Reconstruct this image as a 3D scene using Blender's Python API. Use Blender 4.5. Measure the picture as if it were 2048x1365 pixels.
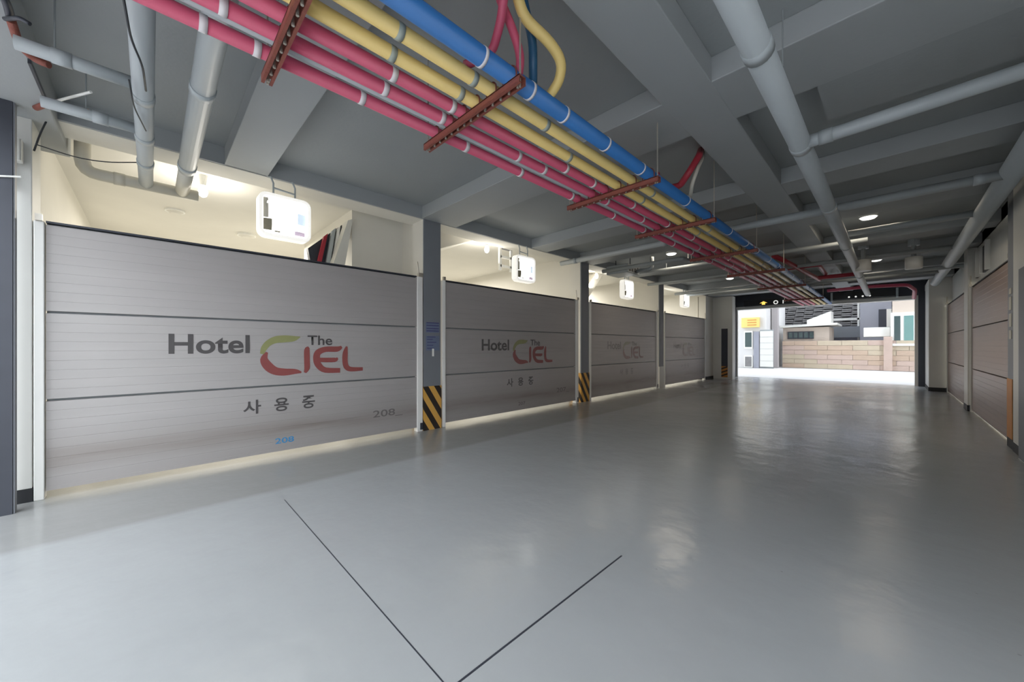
import bpy, bmesh, math, random
from mathutils import Vector, Matrix
random.seed(7)
PI = math.pi
scn = bpy.context.scene
for o in list(bpy.data.objects): bpy.data.objects.remove(o, do_unlink=True)
COL = scn.collection

# ------------------------------------------------------------------ camera, sky, exposure
HCAM, FPX, HOR, YAW = 1.4, 740.0, 693.0, math.radians(45.7)
cam_d = bpy.data.cameras.new('camera'); cam = bpy.data.objects.new('camera', cam_d); COL.objects.link(cam)
cam.location = (0, 0, HCAM); cam.rotation_euler = (PI/2, 0, YAW)
cam_d.sensor_width = 36; cam_d.lens = 36*FPX/2048; cam_d.shift_y = (HOR-682.5)/2048
cam_d.clip_start = 0.05; cam_d.clip_end = 300
scn.camera = cam
scn.view_settings.view_transform = 'Standard'; scn.view_settings.look = 'None'
scn.view_settings.gamma = 1; scn.view_settings.use_curve_mapping = False
scn.view_settings.exposure = 0.45
w = bpy.data.worlds.new('sky'); scn.world = w; w.use_nodes = True
bg = w.node_tree.nodes['Background']; bg.inputs[0].default_value = (0.88, 0.94, 1.0, 1); bg.inputs[1].default_value = 4.9

def lamp(name, kind, loc, power, color=(1, 1, 1), size=0.5, size_y=None, rot=(0, 0, 0), radius=0.1):
    d = bpy.data.lights.new(name, kind); d.energy = power; d.color = color
    if kind == 'AREA':
        d.size = size
        if size_y: d.shape = 'RECTANGLE'; d.size_y = size_y
    else: d.shadow_soft_size = radius
    o = bpy.data.objects.new(name, d); COL.objects.link(o); o.location = loc; o.rotation_euler = rot
    return o

BAYW = (1.0, 0.95, 0.86)
BAY_POWER, HALL_POWER, SIGN_EMIT = 135, 8.5, 3.2

# ------------------------------------------------------------------ pixel -> place helpers
S_, C_ = math.sin(YAW), math.cos(YAW)
def ray(px, py):
    r = (px-1024)/FPX; z = (HOR-py)/FPX
    return r*C_-S_, r*S_+C_, z
def onX(px, py, v): a = ray(px, py); t = v/a[0]; return Vector((v, a[1]*t, HCAM+a[2]*t))
def onY(px, py, v): a = ray(px, py); t = v/a[1]; return Vector((a[0]*t, v, HCAM+a[2]*t))
def onZ(px, py, v): a = ray(px, py); t = (v-HCAM)/a[2]; return Vector((a[0]*t, a[1]*t, v))

# ------------------------------------------------------------------ materials
def mat(name, col, rough=0.6, metal=0.0, noise=0.0, nscale=4.0, bump=0.0, bscale=40.0, emit=None, spec=0.5):
    m = bpy.data.materials.new(name); m.use_nodes = True
    nt = m.node_tree; b = nt.nodes['Principled BSDF']
    b.inputs['Base Color'].default_value = (*col, 1); b.inputs['Roughness'].default_value = rough
    b.inputs['Metallic'].default_value = metal; b.inputs['Specular IOR Level'].default_value = spec
    tc = nt.nodes.new('ShaderNodeTexCoord')
    if noise:
        n = nt.nodes.new('ShaderNodeTexNoise'); n.inputs['Scale'].default_value = nscale; n.inputs['Detail'].default_value = 5
        nt.links.new(tc.outputs['Object'], n.inputs['Vector'])
        r = nt.nodes.new('ShaderNodeMix'); r.data_type = 'RGBA'
        r.inputs[6].default_value = (*[c*(1-noise) for c in col], 1); r.inputs[7].default_value = (*[min(1, c*(1+noise)) for c in col], 1)
        nt.links.new(n.outputs['Fac'], r.inputs[0]); nt.links.new(r.outputs[2], b.inputs['Base Color'])
    if bump:
        n2 = nt.nodes.new('ShaderNodeTexNoise'); n2.inputs['Scale'].default_value = bscale
        nt.links.new(tc.outputs['Object'], n2.inputs['Vector'])
        bp = nt.nodes.new('ShaderNodeBump'); bp.inputs['Strength'].default_value = bump; bp.inputs['Distance'].default_value = 0.01
        nt.links.new(n2.outputs['Fac'], bp.inputs['Height']); nt.links.new(bp.outputs['Normal'], b.inputs['Normal'])
    if emit:
        b.inputs['Emission Color'].default_value = (*emit[0], 1); b.inputs['Emission Strength'].default_value = emit[1]
    return m

M = {}
M['ceil'] = mat('grey_ceiling_paint', (0.31, 0.333, 0.34), 0.7, noise=0.06, nscale=1.2, bump=0.15, bscale=30)
M['beam'] = mat('grey_beam_paint', (0.345, 0.368, 0.378), 0.6, noise=0.05, nscale=1.5, bump=0.1, bscale=30)
M['column'] = mat('grey_column_paint', (0.21, 0.225, 0.25), 0.5, noise=0.05, nscale=3)
M['cream'] = mat('cream_paint', (0.76, 0.74, 0.68), 0.7, noise=0.05, nscale=2)
M['white'] = mat('white_paint', (0.72, 0.72, 0.68), 0.45, noise=0.04, nscale=3)
M['railw'] = mat('white_steel', (0.88, 0.88, 0.84), 0.35, noise=0.04, nscale=6)
M['black'] = mat('black_rubber', (0.02, 0.022, 0.025), 0.6, noise=0.1, nscale=8)
M['dark'] = mat('dark_steel', (0.045, 0.05, 0.065), 0.4, metal=0.2, noise=0.1, nscale=6)
M['gpipe'] = mat('grey_pipe_paint', (0.40, 0.44, 0.46), 0.45, noise=0.06, nscale=3)
M['gpipe2'] = mat('grey_tube_paint', (0.30, 0.33, 0.34), 0.45, noise=0.06, nscale=3)
M['cpipe'] = mat('cream_or_bay_lit_pipe', (0.60, 0.58, 0.51), 0.5, noise=0.06, nscale=3)  # cream pipes, and the grey pipe's end with bay light in its colour
M['red'] = mat('red_pipe_tape', (0.56, 0.085, 0.16), 0.42, noise=0.1, nscale=5)
M['dred'] = mat('dark_red_paint', (0.38, 0.03, 0.05), 0.45, noise=0.12, nscale=6)
M['yel'] = mat('yellow_pipe_tape', (0.75, 0.56, 0.20), 0.4, noise=0.07, nscale=5)
M['blue'] = mat('blue_pipe_tape', (0.025, 0.15, 0.42), 0.4, noise=0.1, nscale=5)
M['dblue'] = mat('dark_blue_paint', (0.015, 0.09, 0.19), 0.4, noise=0.1, nscale=5)
M['band'] = mat('white_band', (0.72, 0.70, 0.72), 0.4, noise=0.08, nscale=20)
M['gband'] = mat('grey_band', (0.36, 0.40, 0.36), 0.4, noise=0.08, nscale=20)
M['rust'] = mat('red_oxide_steel', (0.24, 0.07, 0.05), 0.6, noise=0.25, nscale=14, bump=0.3, bscale=60)
M['bolt'] = mat('zinc', (0.6, 0.57, 0.5), 0.35, metal=0.7, noise=0.1, nscale=30)
M['wire'] = mat('black_cable', (0.03, 0.035, 0.04), 0.5, noise=0.05)
M['txt'] = mat('dark_grey_lettering', (0.075, 0.07, 0.07), 0.5, noise=0.1, nscale=10)
M['txtred'] = mat('red_lettering', (0.27, 0.07, 0.065), 0.5, noise=0.1, nscale=10)
M['txtgrn'] = mat('olive_green_lettering', (0.28, 0.29, 0.12), 0.5, noise=0.1, nscale=10)
M['txtblu'] = mat('blue_number_print', (0.05, 0.27, 0.55), 0.5, noise=0.1, nscale=10)
M['txtfad'] = mat('faded_grey_print', (0.17, 0.155, 0.15), 0.6, noise=0.2, nscale=30)
M['notice'] = mat('blue_grey_notice', (0.16, 0.20, 0.30), 0.5, noise=0.1, nscale=12)
M['noticel'] = mat('indigo_print', (0.07, 0.07, 0.20), 0.5, noise=0.1, nscale=12)
M['taup'] = mat('brown_print', (0.5, 0.48, 0.4), 0.5, noise=0.1, nscale=12)
M['street'] = mat('pale_concrete', (0.50, 0.49, 0.48), 0.8, noise=0.06, nscale=0.6, bump=0.2, bscale=12)
M['plaster'] = mat('white_plaster', (0.66, 0.65, 0.64), 0.8, noise=0.04, nscale=1)
M['pink'] = mat('pinkish_concrete', (0.42, 0.39, 0.39), 0.8, noise=0.07, nscale=1)
M['tile'] = mat('grey_roof_tile', (0.21, 0.205, 0.205), 0.7, noise=0.25, nscale=5)
M['glass'] = mat('dark_glass', (0.07, 0.10, 0.10), 0.1, noise=0.1, nscale=2)
M['teal'] = mat('teal_glass', (0.18, 0.32, 0.30), 0.1, noise=0.1, nscale=2)
M['ysign'] = mat('yellow_sign', (0.85, 0.62, 0.2), 0.5, noise=0.05)
M['bluegrey'] = mat('blue_grey_wall', (0.30, 0.31, 0.36), 0.7, noise=0.07, nscale=1)
M['beige'] = mat('beige_wall', (0.55, 0.47, 0.40), 0.8, noise=0.08, nscale=2)
M['lampw'] = mat('lamp_diffuser', (0.9, 0.9, 0.88), 0.4, noise=0.02, emit=((1, 0.98, 0.92), 1.3))
M['tube'] = mat('lamp_tube', (0.9, 0.9, 0.88), 0.4, noise=0.02, emit=((1, 0.96, 0.86), 3))
M['signw'] = mat('glare_white_acrylic', (0.85, 0.85, 0.82), 0.3, noise=0.02, emit=((1, 0.97, 0.9), 0.45))  # frame glow stands in for glare around the lit face
M['ledy'] = mat('yellow_led', (0.5, 0.3, 0.05), 0.4, noise=0.02, emit=((1, 0.62, 0.12), 1.0))
M['ledw'] = mat('white_led', (0.5, 0.5, 0.5), 0.4, noise=0.02, emit=((1, 1, 0.95), 0.6))
M['orange'] = mat('orange_paint', (0.60, 0.26, 0.06), 0.55, noise=0.12, nscale=8)

def nodes_of(m): return m.node_tree.nodes, m.node_tree.links
# floor: satin epoxy with cloudy tone, varied gloss and hairline scratches
def floor_mat():
    m = mat('grey_epoxy_floor', (0.4, 0.42, 0.43), 0.3); N, L = nodes_of(m); b = N['Principled BSDF']
    tc = N.new('ShaderNodeTexCoord')
    n1 = N.new('ShaderNodeTexNoise'); n1.inputs['Scale'].default_value = 0.7; n1.inputs['Detail'].default_value = 3
    n2 = N.new('ShaderNodeTexNoise'); n2.inputs['Scale'].default_value = 9; n2.inputs['Detail'].default_value = 8; n2.inputs['Roughness'].default_value = 0.7
    for n in (n1, n2): L.new(tc.outputs['Object'], n.inputs['Vector'])
    mx = N.new('ShaderNodeMix'); mx.data_type = 'RGBA'
    mx.inputs[6].default_value = (0.345, 0.36, 0.365, 1); mx.inputs[7].default_value = (0.425, 0.44, 0.445, 1)
    ad = N.new('ShaderNodeMath'); ad.operation = 'MULTIPLY_ADD'; ad.inputs[1].default_value = 0.35
    sb = N.new('ShaderNodeMath'); sb.operation = 'MULTIPLY'; sb.inputs[1].default_value = 0.65
    L.new(n1.outputs['Fac'], sb.inputs[0]); L.new(n2.outputs['Fac'], ad.inputs[0]); L.new(sb.outputs[0], ad.inputs[2])
    L.new(ad.outputs[0], mx.inputs[0])
    # small pits and specks
    v = N.new('ShaderNodeTexVoronoi'); v.inputs['Scale'].default_value = 3.3; L.new(tc.outputs['Object'], v.inputs['Vector'])
    lt = N.new('ShaderNodeMath'); lt.operation = 'LESS_THAN'; lt.inputs[1].default_value = 0.022; L.new(v.outputs['Distance'], lt.inputs[0])
    ml = N.new('ShaderNodeMath'); ml.operation = 'MULTIPLY'; ml.inputs[1].default_value = 0.35; L.new(lt.outputs[0], ml.inputs[0])
    m2 = N.new('ShaderNodeMix'); m2.data_type = 'RGBA'; m2.inputs[7].default_value = (0.18, 0.18, 0.17, 1)
    # the strip along the garage doors is mixed toward a darker, warmer grey
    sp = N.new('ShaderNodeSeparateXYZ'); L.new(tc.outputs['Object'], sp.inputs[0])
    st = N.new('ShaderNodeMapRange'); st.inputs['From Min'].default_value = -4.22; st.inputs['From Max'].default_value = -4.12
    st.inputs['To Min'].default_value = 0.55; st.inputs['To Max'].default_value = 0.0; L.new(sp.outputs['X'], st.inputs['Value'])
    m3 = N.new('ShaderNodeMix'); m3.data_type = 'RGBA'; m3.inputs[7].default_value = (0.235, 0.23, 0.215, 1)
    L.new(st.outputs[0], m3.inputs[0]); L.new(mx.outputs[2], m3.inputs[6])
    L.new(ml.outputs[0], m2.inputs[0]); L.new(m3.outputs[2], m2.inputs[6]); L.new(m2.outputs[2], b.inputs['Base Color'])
    mr = N.new('ShaderNodeMapRange'); mr.inputs['From Min'].default_value = 0.3; mr.inputs['From Max'].default_value = 0.7
    mr.inputs['To Min'].default_value = 0.16; mr.inputs['To Max'].default_value = 0.27
    L.new(n1.outputs['Fac'], mr.inputs['Value']); L.new(mr.outputs[0], b.inputs['Roughness'])
    n3 = N.new('ShaderNodeTexNoise'); n3.inputs['Scale'].default_value = 4.0; n3.inputs['Detail'].default_value = 3
    L.new(tc.outputs['Object'], n3.inputs['Vector'])
    bp = N.new('ShaderNodeBump'); bp.inputs['Strength'].default_value = 0.35; bp.inputs['Distance'].default_value = 0.02
    L.new(n3.outputs['Fac'], bp.inputs['Height']); L.new(bp.outputs['Normal'], b.inputs['Normal'])
    return m
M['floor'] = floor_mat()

def door_mat(name, col, dirt):
    m = mat(name, col, 0.4, metal=0.12); N, L = nodes_of(m); b = N['Principled BSDF']
    tc = N.new('ShaderNodeTexCoord'); mp = N.new('ShaderNodeMapping'); mp.inputs['Scale'].default_value = (1, 0.5, 5)
    L.new(tc.outputs['Object'], mp.inputs['Vector'])
    n = N.new('ShaderNodeTexNoise'); n.inputs['Scale'].default_value = 1.6; n.inputs['Detail'].default_value = 6; L.new(mp.outputs[0], n.inputs['Vector'])
    sx = N.new('ShaderNodeSeparateXYZ'); L.new(tc.outputs['Object'], sx.inputs[0])
    # grime lies in a band near the bottom edge (0.2 - 0.45 m up)
    r = N.new('ShaderNodeValToRGB'); r.color_ramp.elements[0].position = 0.0; r.color_ramp.elements[0].color = (0.25,)*3+(1,)
    for p, v in ((0.10, 0.3), (0.17, 1.0), (0.24, 0.35), (0.34, 0)): e = r.color_ramp.elements.new(p); e.color = (v, v, v, 1)
    r.color_ramp.elements[-1].color = (0, 0, 0, 1)
    dv = N.new('ShaderNodeMath'); dv.operation = 'MULTIPLY'; dv.inputs[1].default_value = 0.5; L.new(sx.outputs['Z'], dv.inputs[0]); L.new(dv.outputs[0], r.inputs[0])
    mu = N.new('ShaderNodeMath'); mu.operation = 'MULTIPLY'; L.new(r.outputs[0], mu.inputs[0]); L.new(n.outputs['Fac'], mu.inputs[1])
    m1 = N.new('ShaderNodeMix'); m1.data_type = 'RGBA'; m1.inputs[6].default_value = (*[c*0.93 for c in col], 1); m1.inputs[7].default_value = (*[c*1.07 for c in col], 1)
    L.new(n.outputs['Fac'], m1.inputs[0])
    m2 = N.new('ShaderNodeMix'); m2.data_type = 'RGBA'; m2.inputs[7].default_value = (*dirt, 1)
    L.new(mu.outputs[0], m2.inputs[0]); L.new(m1.outputs[2], m2.inputs[6]); L.new(m2.outputs[2], b.inputs['Base Color'])
    return m
M['door'] = door_mat('grey_aluminium_slat', (0.43, 0.41, 0.40), (0.19, 0.15, 0.12))
M['doorR'] = door_mat('warm_lit_aluminium_slat', (0.32, 0.23, 0.185), (0.16, 0.11, 0.08))  # same slats as the left, with warm reflected light put into the colour

def stripes_mat():
    m = mat('black_and_yellow_stripes', (0.7, 0.4, 0.06), 0.45); N, L = nodes_of(m); b = N['Principled BSDF']
    tc = N.new('ShaderNodeTexCoord'); sx = N.new('ShaderNodeSeparateXYZ'); L.new(tc.outputs['Object'], sx.inputs[0])
    a = N.new('ShaderNodeMath'); a.operation = 'MULTIPLY_ADD'; a.inputs[1].default_value = 0.62
    a2 = N.new('ShaderNodeMath'); a2.operation = 'ADD'; L.new(sx.outputs['X'], a2.inputs[0]); L.new(sx.outputs['Y'], a2.inputs[1])
    L.new(sx.outputs['Z'], a.inputs[0]); L.new(a2.outputs[0], a.inputs[2])
    md = N.new('ShaderNodeMath'); md.operation = 'FRACT'; sc = N.new('ShaderNodeMath'); sc.operation = 'MULTIPLY'; sc.inputs[1].default_value = 4.6
    L.new(a.outputs[0], sc.inputs[0]); L.new(sc.outputs[0], md.inputs[0])
    g = N.new('ShaderNodeMath'); g.operation = 'GREATER_THAN'; g.inputs[1].default_value = 0.5; L.new(md.outputs[0], g.inputs[0])
    mx = N.new('ShaderNodeMix'); mx.data_type = 'RGBA'; mx.inputs[6].default_value = (0.03, 0.022, 0.018, 1); mx.inputs[7].default_value = (0.72, 0.40, 0.09, 1)
    L.new(g.outputs[0], mx.inputs[0]); L.new(mx.outputs[2], b.inputs['Base Color'])
    return m
M['stripes'] = stripes_mat()

def face_mat():
    # translucent lit sign face: brightest round the bulb in the middle, faint printed patches
    m = mat('lit_sign_face', (0.85, 0.86, 0.84), 0.25); N, L = nodes_of(m); b = N['Principled BSDF']
    tc = N.new('ShaderNodeTexCoord'); vl = N.new('ShaderNodeVectorMath'); vl.operation = 'LENGTH'; L.new(tc.outputs['Object'], vl.inputs[0])
    r = N.new('ShaderNodeMapRange'); r.inputs['From Min'].default_value = 0.02; r.inputs['From Max'].default_value = 0.36
    r.inputs['To Min'].default_value = SIGN_EMIT; r.inputs['To Max'].default_value = 0.45
    L.new(vl.outputs['Value'], r.inputs['Value']); L.new(r.outputs[0], b.inputs['Emission Strength'])
    b.inputs['Emission Color'].default_value = (1, 0.98, 0.93, 1)
    return m
M['face'] = face_mat()

# ------------------------------------------------------------------ mesh helpers
def wloc(o):
    v = Vector((0, 0, 0))
    while o is not None: v = v+o.location; o = o.parent
    return v
class MB:
    def __init__(s): s.v = []; s.f = []
    def add(s, vs, fs):
        n = len(s.v); s.v += [tuple(v) for v in vs]; s.f += [tuple(n+i for i in f) for f in fs]; return s
    def box(s, x0, x1, y0, y1, z0, z1):
        x0, x1 = sorted((x0, x1)); y0, y1 = sorted((y0, y1)); z0, z1 = sorted((z0, z1))
        return s.add([(x0,y0,z0),(x1,y0,z0),(x1,y1,z0),(x0,y1,z0),(x0,y0,z1),(x1,y0,z1),(x1,y1,z1),(x0,y1,z1)],
                     [(0,3,2,1),(4,5,6,7),(0,1,5,4),(1,2,6,5),(2,3,7,6),(3,0,4,7)])
    def prism(s, prof, axis, a, b):
        # prof: list of 2D points (counter-clockwise), extruded along axis from a to b
        n = len(prof)
        def P3(p, t):
            return {'x': (t, p[0], p[1]), 'y': (p[0], t, p[1]), 'z': (p[0], p[1], t)}[axis]
        vs = [P3(p, a) for p in prof]+[P3(p, b) for p in prof]
        fs = [tuple(range(n))[::-1], tuple(range(n, 2*n))]+[(i, (i+1) % n, n+(i+1) % n, n+i) for i in range(n)]
        return s.add(vs, fs)
    def tube(s, pts, r, seg=12, cap=True, bend=0.0):
        pts = [Vector(p) for p in pts]
        if bend > 0 and len(pts) > 2:
            out = [pts[0]]
            for i in range(1, len(pts)-1):
                a, b, c = pts[i-1], pts[i], pts[i+1]
                k1 = min(bend, (a-b).length*0.48); k2 = min(bend, (c-b).length*0.48)
                p0 = b+(a-b).normalized()*k1; p1 = b+(c-b).normalized()*k2
                for t in (0, .25, .5, .75, 1): out.append(p0.lerp(b, t).lerp(b.lerp(p1, t), t))
            out.append(pts[-1]); pts = out
        rs = r if isinstance(r, (list, tuple)) else [r]*len(pts)
        vs, fs = [], []; up = Vector((0, 0, 1)); u = None
        for i, p in enumerate(pts):
            if i == 0: d = pts[1]-p
            elif i == len(pts)-1: d = p-pts[i-1]
            else: d = (p-pts[i-1]).normalized()+(pts[i+1]-p).normalized()
            d.normalize()
            if u is None:
                u = d.cross(up if abs(d.z) < 0.95 else Vector((1, 0, 0))).normalized()
            else: u = (u-d*u.dot(d)).normalized()
            v = d.cross(u)
            for k in range(seg):
                a = 2*PI*k/seg; vs.append(p+(u*math.cos(a)+v*math.sin(a))*rs[i])
        for i in range(len(pts)-1):
            for k in range(seg):
                k2 = (k+1) % seg; fs.append((i*seg+k, i*seg+k2, (i+1)*seg+k2, (i+1)*seg+k))
        if cap: fs.append(tuple(range(seg))[::-1]); fs.append(tuple((len(pts)-1)*seg+k for k in range(seg)))
        return s.add(vs, fs)
    def build(s, name, m, parent=None, smooth=False, bevel=0.0, origin=None, **props):
        me = bpy.data.meshes.new(name)
        vs = s.v
        if origin is not None: vs = [(v[0]-origin[0], v[1]-origin[1], v[2]-origin[2]) for v in vs]
        me.from_pydata(vs, [], s.f); me.materials.append(m)
        bm = bmesh.new(); bm.from_mesh(me); bmesh.ops.recalc_face_normals(bm, faces=bm.faces); bm.to_mesh(me); bm.free()
        o = bpy.data.objects.new(name, me); COL.objects.link(o)
        if origin is not None: o.location = origin
        if smooth:
            for p in me.polygons: p.use_smooth = len(p.vertices) == 4
        if parent is not None: o.parent = parent; o.location = Vector(o.location)-wloc(parent) if origin is not None else -wloc(parent)
        if bevel:
            md = o.modifiers.new('bevel', 'BEVEL'); md.width = bevel; md.segments = 2; md.limit_method = 'ANGLE'
        for k, v in props.items(): o[k] = v
        return o
def B(*a): return MB().box(*a)
def T(*a, **k): return MB().tube(*a, **k)
def struct(mb, name, m, parent=None, **k):
    o = mb.build(name, m, parent, **k)
    if parent is None: o['kind'] = 'structure'
    return o
def tag(o, label, cat, group=None):
    o['label'] = label; o['category'] = cat
    if group: o['group'] = group
    return o
def empty(name, loc, label, cat, group=None):
    o = bpy.data.objects.new(name, None); COL.objects.link(o); o.location = loc; o.empty_display_size = 0.1
    return tag(o, label, cat, group)
def copy_tree(o, parent=None):
    c = o.copy(); COL.objects.link(c)
    if parent is not None: c.parent = parent
    for ch in list(o.children): copy_tree(ch, c)
    return c

def lettering(name, text, m, parent, X, y0, y1, z0, z1, bold=0.0, facing=1, plane='X', axis_at=None):
    """flat printed letters on a wall plane, fitted to y0..y1 / z0..z1; facing +X (1), -X (-1) or -Y (plane Y)"""
    cu = bpy.data.curves.new(name, 'FONT'); cu.body = text; cu.size = 1; cu.offset = bold; cu.extrude = 0
    t = bpy.data.objects.new(name, cu); COL.objects.link(t)
    dg = bpy.context.evaluated_depsgraph_get(); dg.update()
    me = bpy.data.meshes.new_from_object(t.evaluated_get(dg)); bpy.data.objects.remove(t, do_unlink=True)
    xs = [v.co.x for v in me.vertices]; ys = [v.co.y for v in me.vertices]
    ax, bx, ay, by = min(xs), max(xs), min(ys), max(ys)
    for v in me.vertices:
        u = (v.co.x-ax)/(bx-ax); q = (v.co.y-ay)/(by-ay); z = z0+(z1-z0)*q
        if plane == 'X':
            yy = y0+(y1-y0)*u if facing > 0 else y1-(y1-y0)*u
            v.co = (X, yy, z)
        else: v.co = (y0+(y1-y0)*u, X, z)
    me.materials.clear(); me.materials.append(m); me.name = name
    o = bpy.data.objects.new(name, me); COL.objects.link(o)
    if parent is not None: o.parent = parent; o.location = -wloc(parent)
    return o

def ribbon(mb, pts, X):
    """stroke of varying width in the (y,z) plane at X: pts = [(y, z, width)...]; a 3 mm thick decal"""
    n = len(pts); L_, R_ = [], []
    for i, (y, z, wd) in enumerate(pts):
        a = pts[max(0, i-1)]; b = pts[min(n-1, i+1)]
        dy, dz = b[0]-a[0], b[1]-a[1]; l = math.hypot(dy, dz) or 1
        ny, nz = -dz/l*wd/2, dy/l*wd/2
        L_.append((y+ny, z+nz)); R_.append((y-ny, z-nz))
    for i in range(n-1):
        q = [L_[i], R_[i], R_[i+1], L_[i+1]]
        mb.add([(X, *p) for p in q], [(0, 1, 2, 3)])
    return mb

# ================================================================== THE SETTING
XL, XR = -5.4, 1.15          # faces of the left and right column rows
ZB, ZS = 3.51, 3.71          # beam underside, slab underside
YN, YF = -1.05, 19.6         # open near end, far gate
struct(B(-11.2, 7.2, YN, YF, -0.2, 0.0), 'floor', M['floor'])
struct(B(-60, 60, YF, 75, -0.25, -0.01), 'ground', M['street'])
o = struct(B(-60, 60, -40, YN, -0.25, -0.01), 'ground_outside', M['street'])
o.name = 'ground'
# joint strips cut in the floor
p0, p1 = onZ(575, 1003, 0), onZ(885, 1372, 0)
struct(B(-3.86, -1.0, 0.868, 0.874, 0.0, 0.0012), 'floor_joint', M['dark'])
struct(B(-1.262, -1.252, 0.5, 2.25, 0.0, 0.0012), 'floor_joint', M['dark'])
# slab
struct(B(-11.2, 7.2, YN, YF, ZS, ZS+0.3), 'ceiling', M['ceil'])
struct(B(-0.42, 1.6, 3.86, 4.55, ZB+0.005, ZS), 'ceiling_panel', M['ceil'])
def beam(x0, x1, y0, y1, z0=ZB): return struct(B(x0, x1, y0, y1, z0, ZS+0.001), 'ceiling_beam', M['beam'], bevel=0.008)
beam(XL-0.02, 1.6, 0.61, 1.04)
beam(XL-0.02, 1.6, 3.20, 3.88)
beam(XL-0.02, 1.6, 5.86, 6.36)
beam(XL-0.02, 1.6, 7.62, 8.22)
beam(XL-0.02, 1.6, 10.2, 10.7)
beam(XL-0.02, 1.6, 12.05, 12.7)
beam(XL-0.02, 1.6, 14.6, 15.05)
beam(XL-0.02, 1.6, 16.8, 17.4)
struct(B(-1.40, -1.0, YN, YF, ZB-0.004, ZS), 'ceiling_beam', M['beam'], bevel=0.008)
# edge beams above the door rows: cream soffit on the bay side
struct(B(XL-0.03, XL, YN, YF, ZB, ZS), 'ceiling_beam', M['beam'])
struct(B(XL-0.42, XL-0.03, YN, YF, ZB-0.004, ZS), 'ceiling_beam', M['cream'])
struct(B(XR+0.14, XR+0.45, 8.25, YF, ZB-0.02, ZS), 'ceiling_beam', M['cream'])
# lintel over the near opening
struct(B(-6.2, 7.0, YN-0.35, -0.62, 3.44, ZS+0.3), 'ceiling_beam', M['beam'], bevel=0.01)
# building mass above, so that the street at the far end is shaded as between buildings
struct(B(-11.5, 7.5, YN-0.3, YF+0.3, ZS+0.3, 28), 'wall_upper', M['plaster'])
struct(B(-17, -15, 21, 44, 0, 22), 'sky_blocker_left', M['bluegrey'])  # unseen mass added at the street end to block sky light
struct(B(12, 14, 21, 44, 0, 22), 'sky_blocker_right', M['bluegrey'])  # added likewise out of view, to keep sky light off the street
# outer walls of the bays
struct(B(-11.4, -11.2, YN, YF, 0, ZS), 'wall_left', M['cream'])
struct(B(7.2, 7.4, YN, YF, 0, ZS), 'wall_right', M['cream'])
struct(B(-11.4, XL-0.35, YN-0.2, YN, 0, ZS), 'wall_near_left', M['pink'])
struct(B(XL-0.3, XL-0.1, -3.5, YN, 0, 8), 'wall_outside', M['pink'])
struct(B(-11.2, XL-0.02, YF-0.2, YF, 0, ZS), 'wall_far_left', M['cream'])

struct(B(-40, 40, -16, -9, 0, 5.5), 'lane_sky_blocker', M['pink'])  # unseen mass behind the camera, added to block low sky light
# columns
def column(x0, x1, y0, y1, foot_side, mat_=M['column']):
    if mat_ is M['column'] and foot_side > 0:      # grey painted front on a cream shaft
        c = struct(B(x1-0.03, x1, y0, y1, 0, ZB+0.05), 'column', mat_, bevel=0.004)
        B(x0, x1-0.03, y0+0.002, y1-0.002, 0, ZB+0.05).build('cream_side', M['cream'], c)
        return c
    c = struct(B(x0, x1, y0, y1, 0, ZB+0.05), 'column', mat_, bevel=0.006)
    return c
colsL = [(3.23, 3.56), (7.68, 8.02), (12.14, 12.48)]
for i, (a, b) in enumerate(colsL):
    c = column(XL-0.36, XL, a, b, 1)
    if i < 2:
        s = MB().box(XL-0.37, XL+0.008, a-0.008, b+0.008, 0.0, 0.73).build('warning_stripes', M['stripes'], c, origin=(XL, a, 0), label='black and yellow diagonal warning stripes')
    else:
        B(XL-0.37, XL+0.006, a-0.006, b+0.006, 0, 0.72).build('plain_sleeve', M['white'], c)
# stickers on the first left column
c1 = [o for o in bpy.data.objects if o.name == 'column'][0]
B(XL+0.001, XL+0.004, 3.27, 3.53, 1.63, 1.80).build('notice_sticker', M['notice'], c1)
for z in (1.65, 1.69, 1.74, 1.785): B(XL+0.004, XL+0.005, 3.28, 3.52, z, z+0.016).build('print_line', M['noticel'], c1)
B(XL+0.001, XL+0.004, 3.27, 3.53, 1.33, 1.575).build('notice_sticker', M['notice'], c1)
for z in (1.36, 1.41, 1.46, 1.51, 1.55): B(XL+0.004, XL+0.005, 3.29, 3.29+0.1+0.12*random.random(), z, z+0.012).build('print_line', M['noticel'], c1)
B(XL+0.004, XL+0.012, 3.385, 3.42, 1.23, 1.36).build('white_tag', M['railw'], c1)
# near left corner
struct(B(XL-0.36, XL, -1.02, -0.765, 0.12, ZB), 'column', M['white'], bevel=0.006)
struct(B(XL-0.36, XL+0.004, -1.02, -0.762, 0, 0.12), 'baseboard_left', M['black'])
# far left: wall piece between the last door and the pier
struct(B(XL-0.3, XL-0.02, 16.62, 17.5, 0, ZB), 'wall_left_end', M['cream'])
struct(B(XL-0.3, XL+0.0, 16.62, 17.5, 0, 0.12), 'baseboard_left', M['black'])
pier = struct(B(XL-0.05, -4.66, 17.5, 17.9, 0, ZB), 'column', M['white'], bevel=0.006)
B(-5.08, -4.84, 17.485, 17.5, 0.55, 2.15).build('sign_plate', M['dark'], pier)
B(-5.08, -4.84, 17.48, 17.5, 0.08, 0.55).build('warning_plate', M['orange'], pier)
for k in range(3): MB().add([(-5.08, 17.478, 0.1+k*0.15), (-4.84, 17.478, 0.2+k*0.15), (-4.84, 17.478, 0.26+k*0.15), (-5.08, 17.478, 0.16+k*0.15)], [(0, 1, 2, 3)]).build('black_stripe', M['black'], pier)
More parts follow.
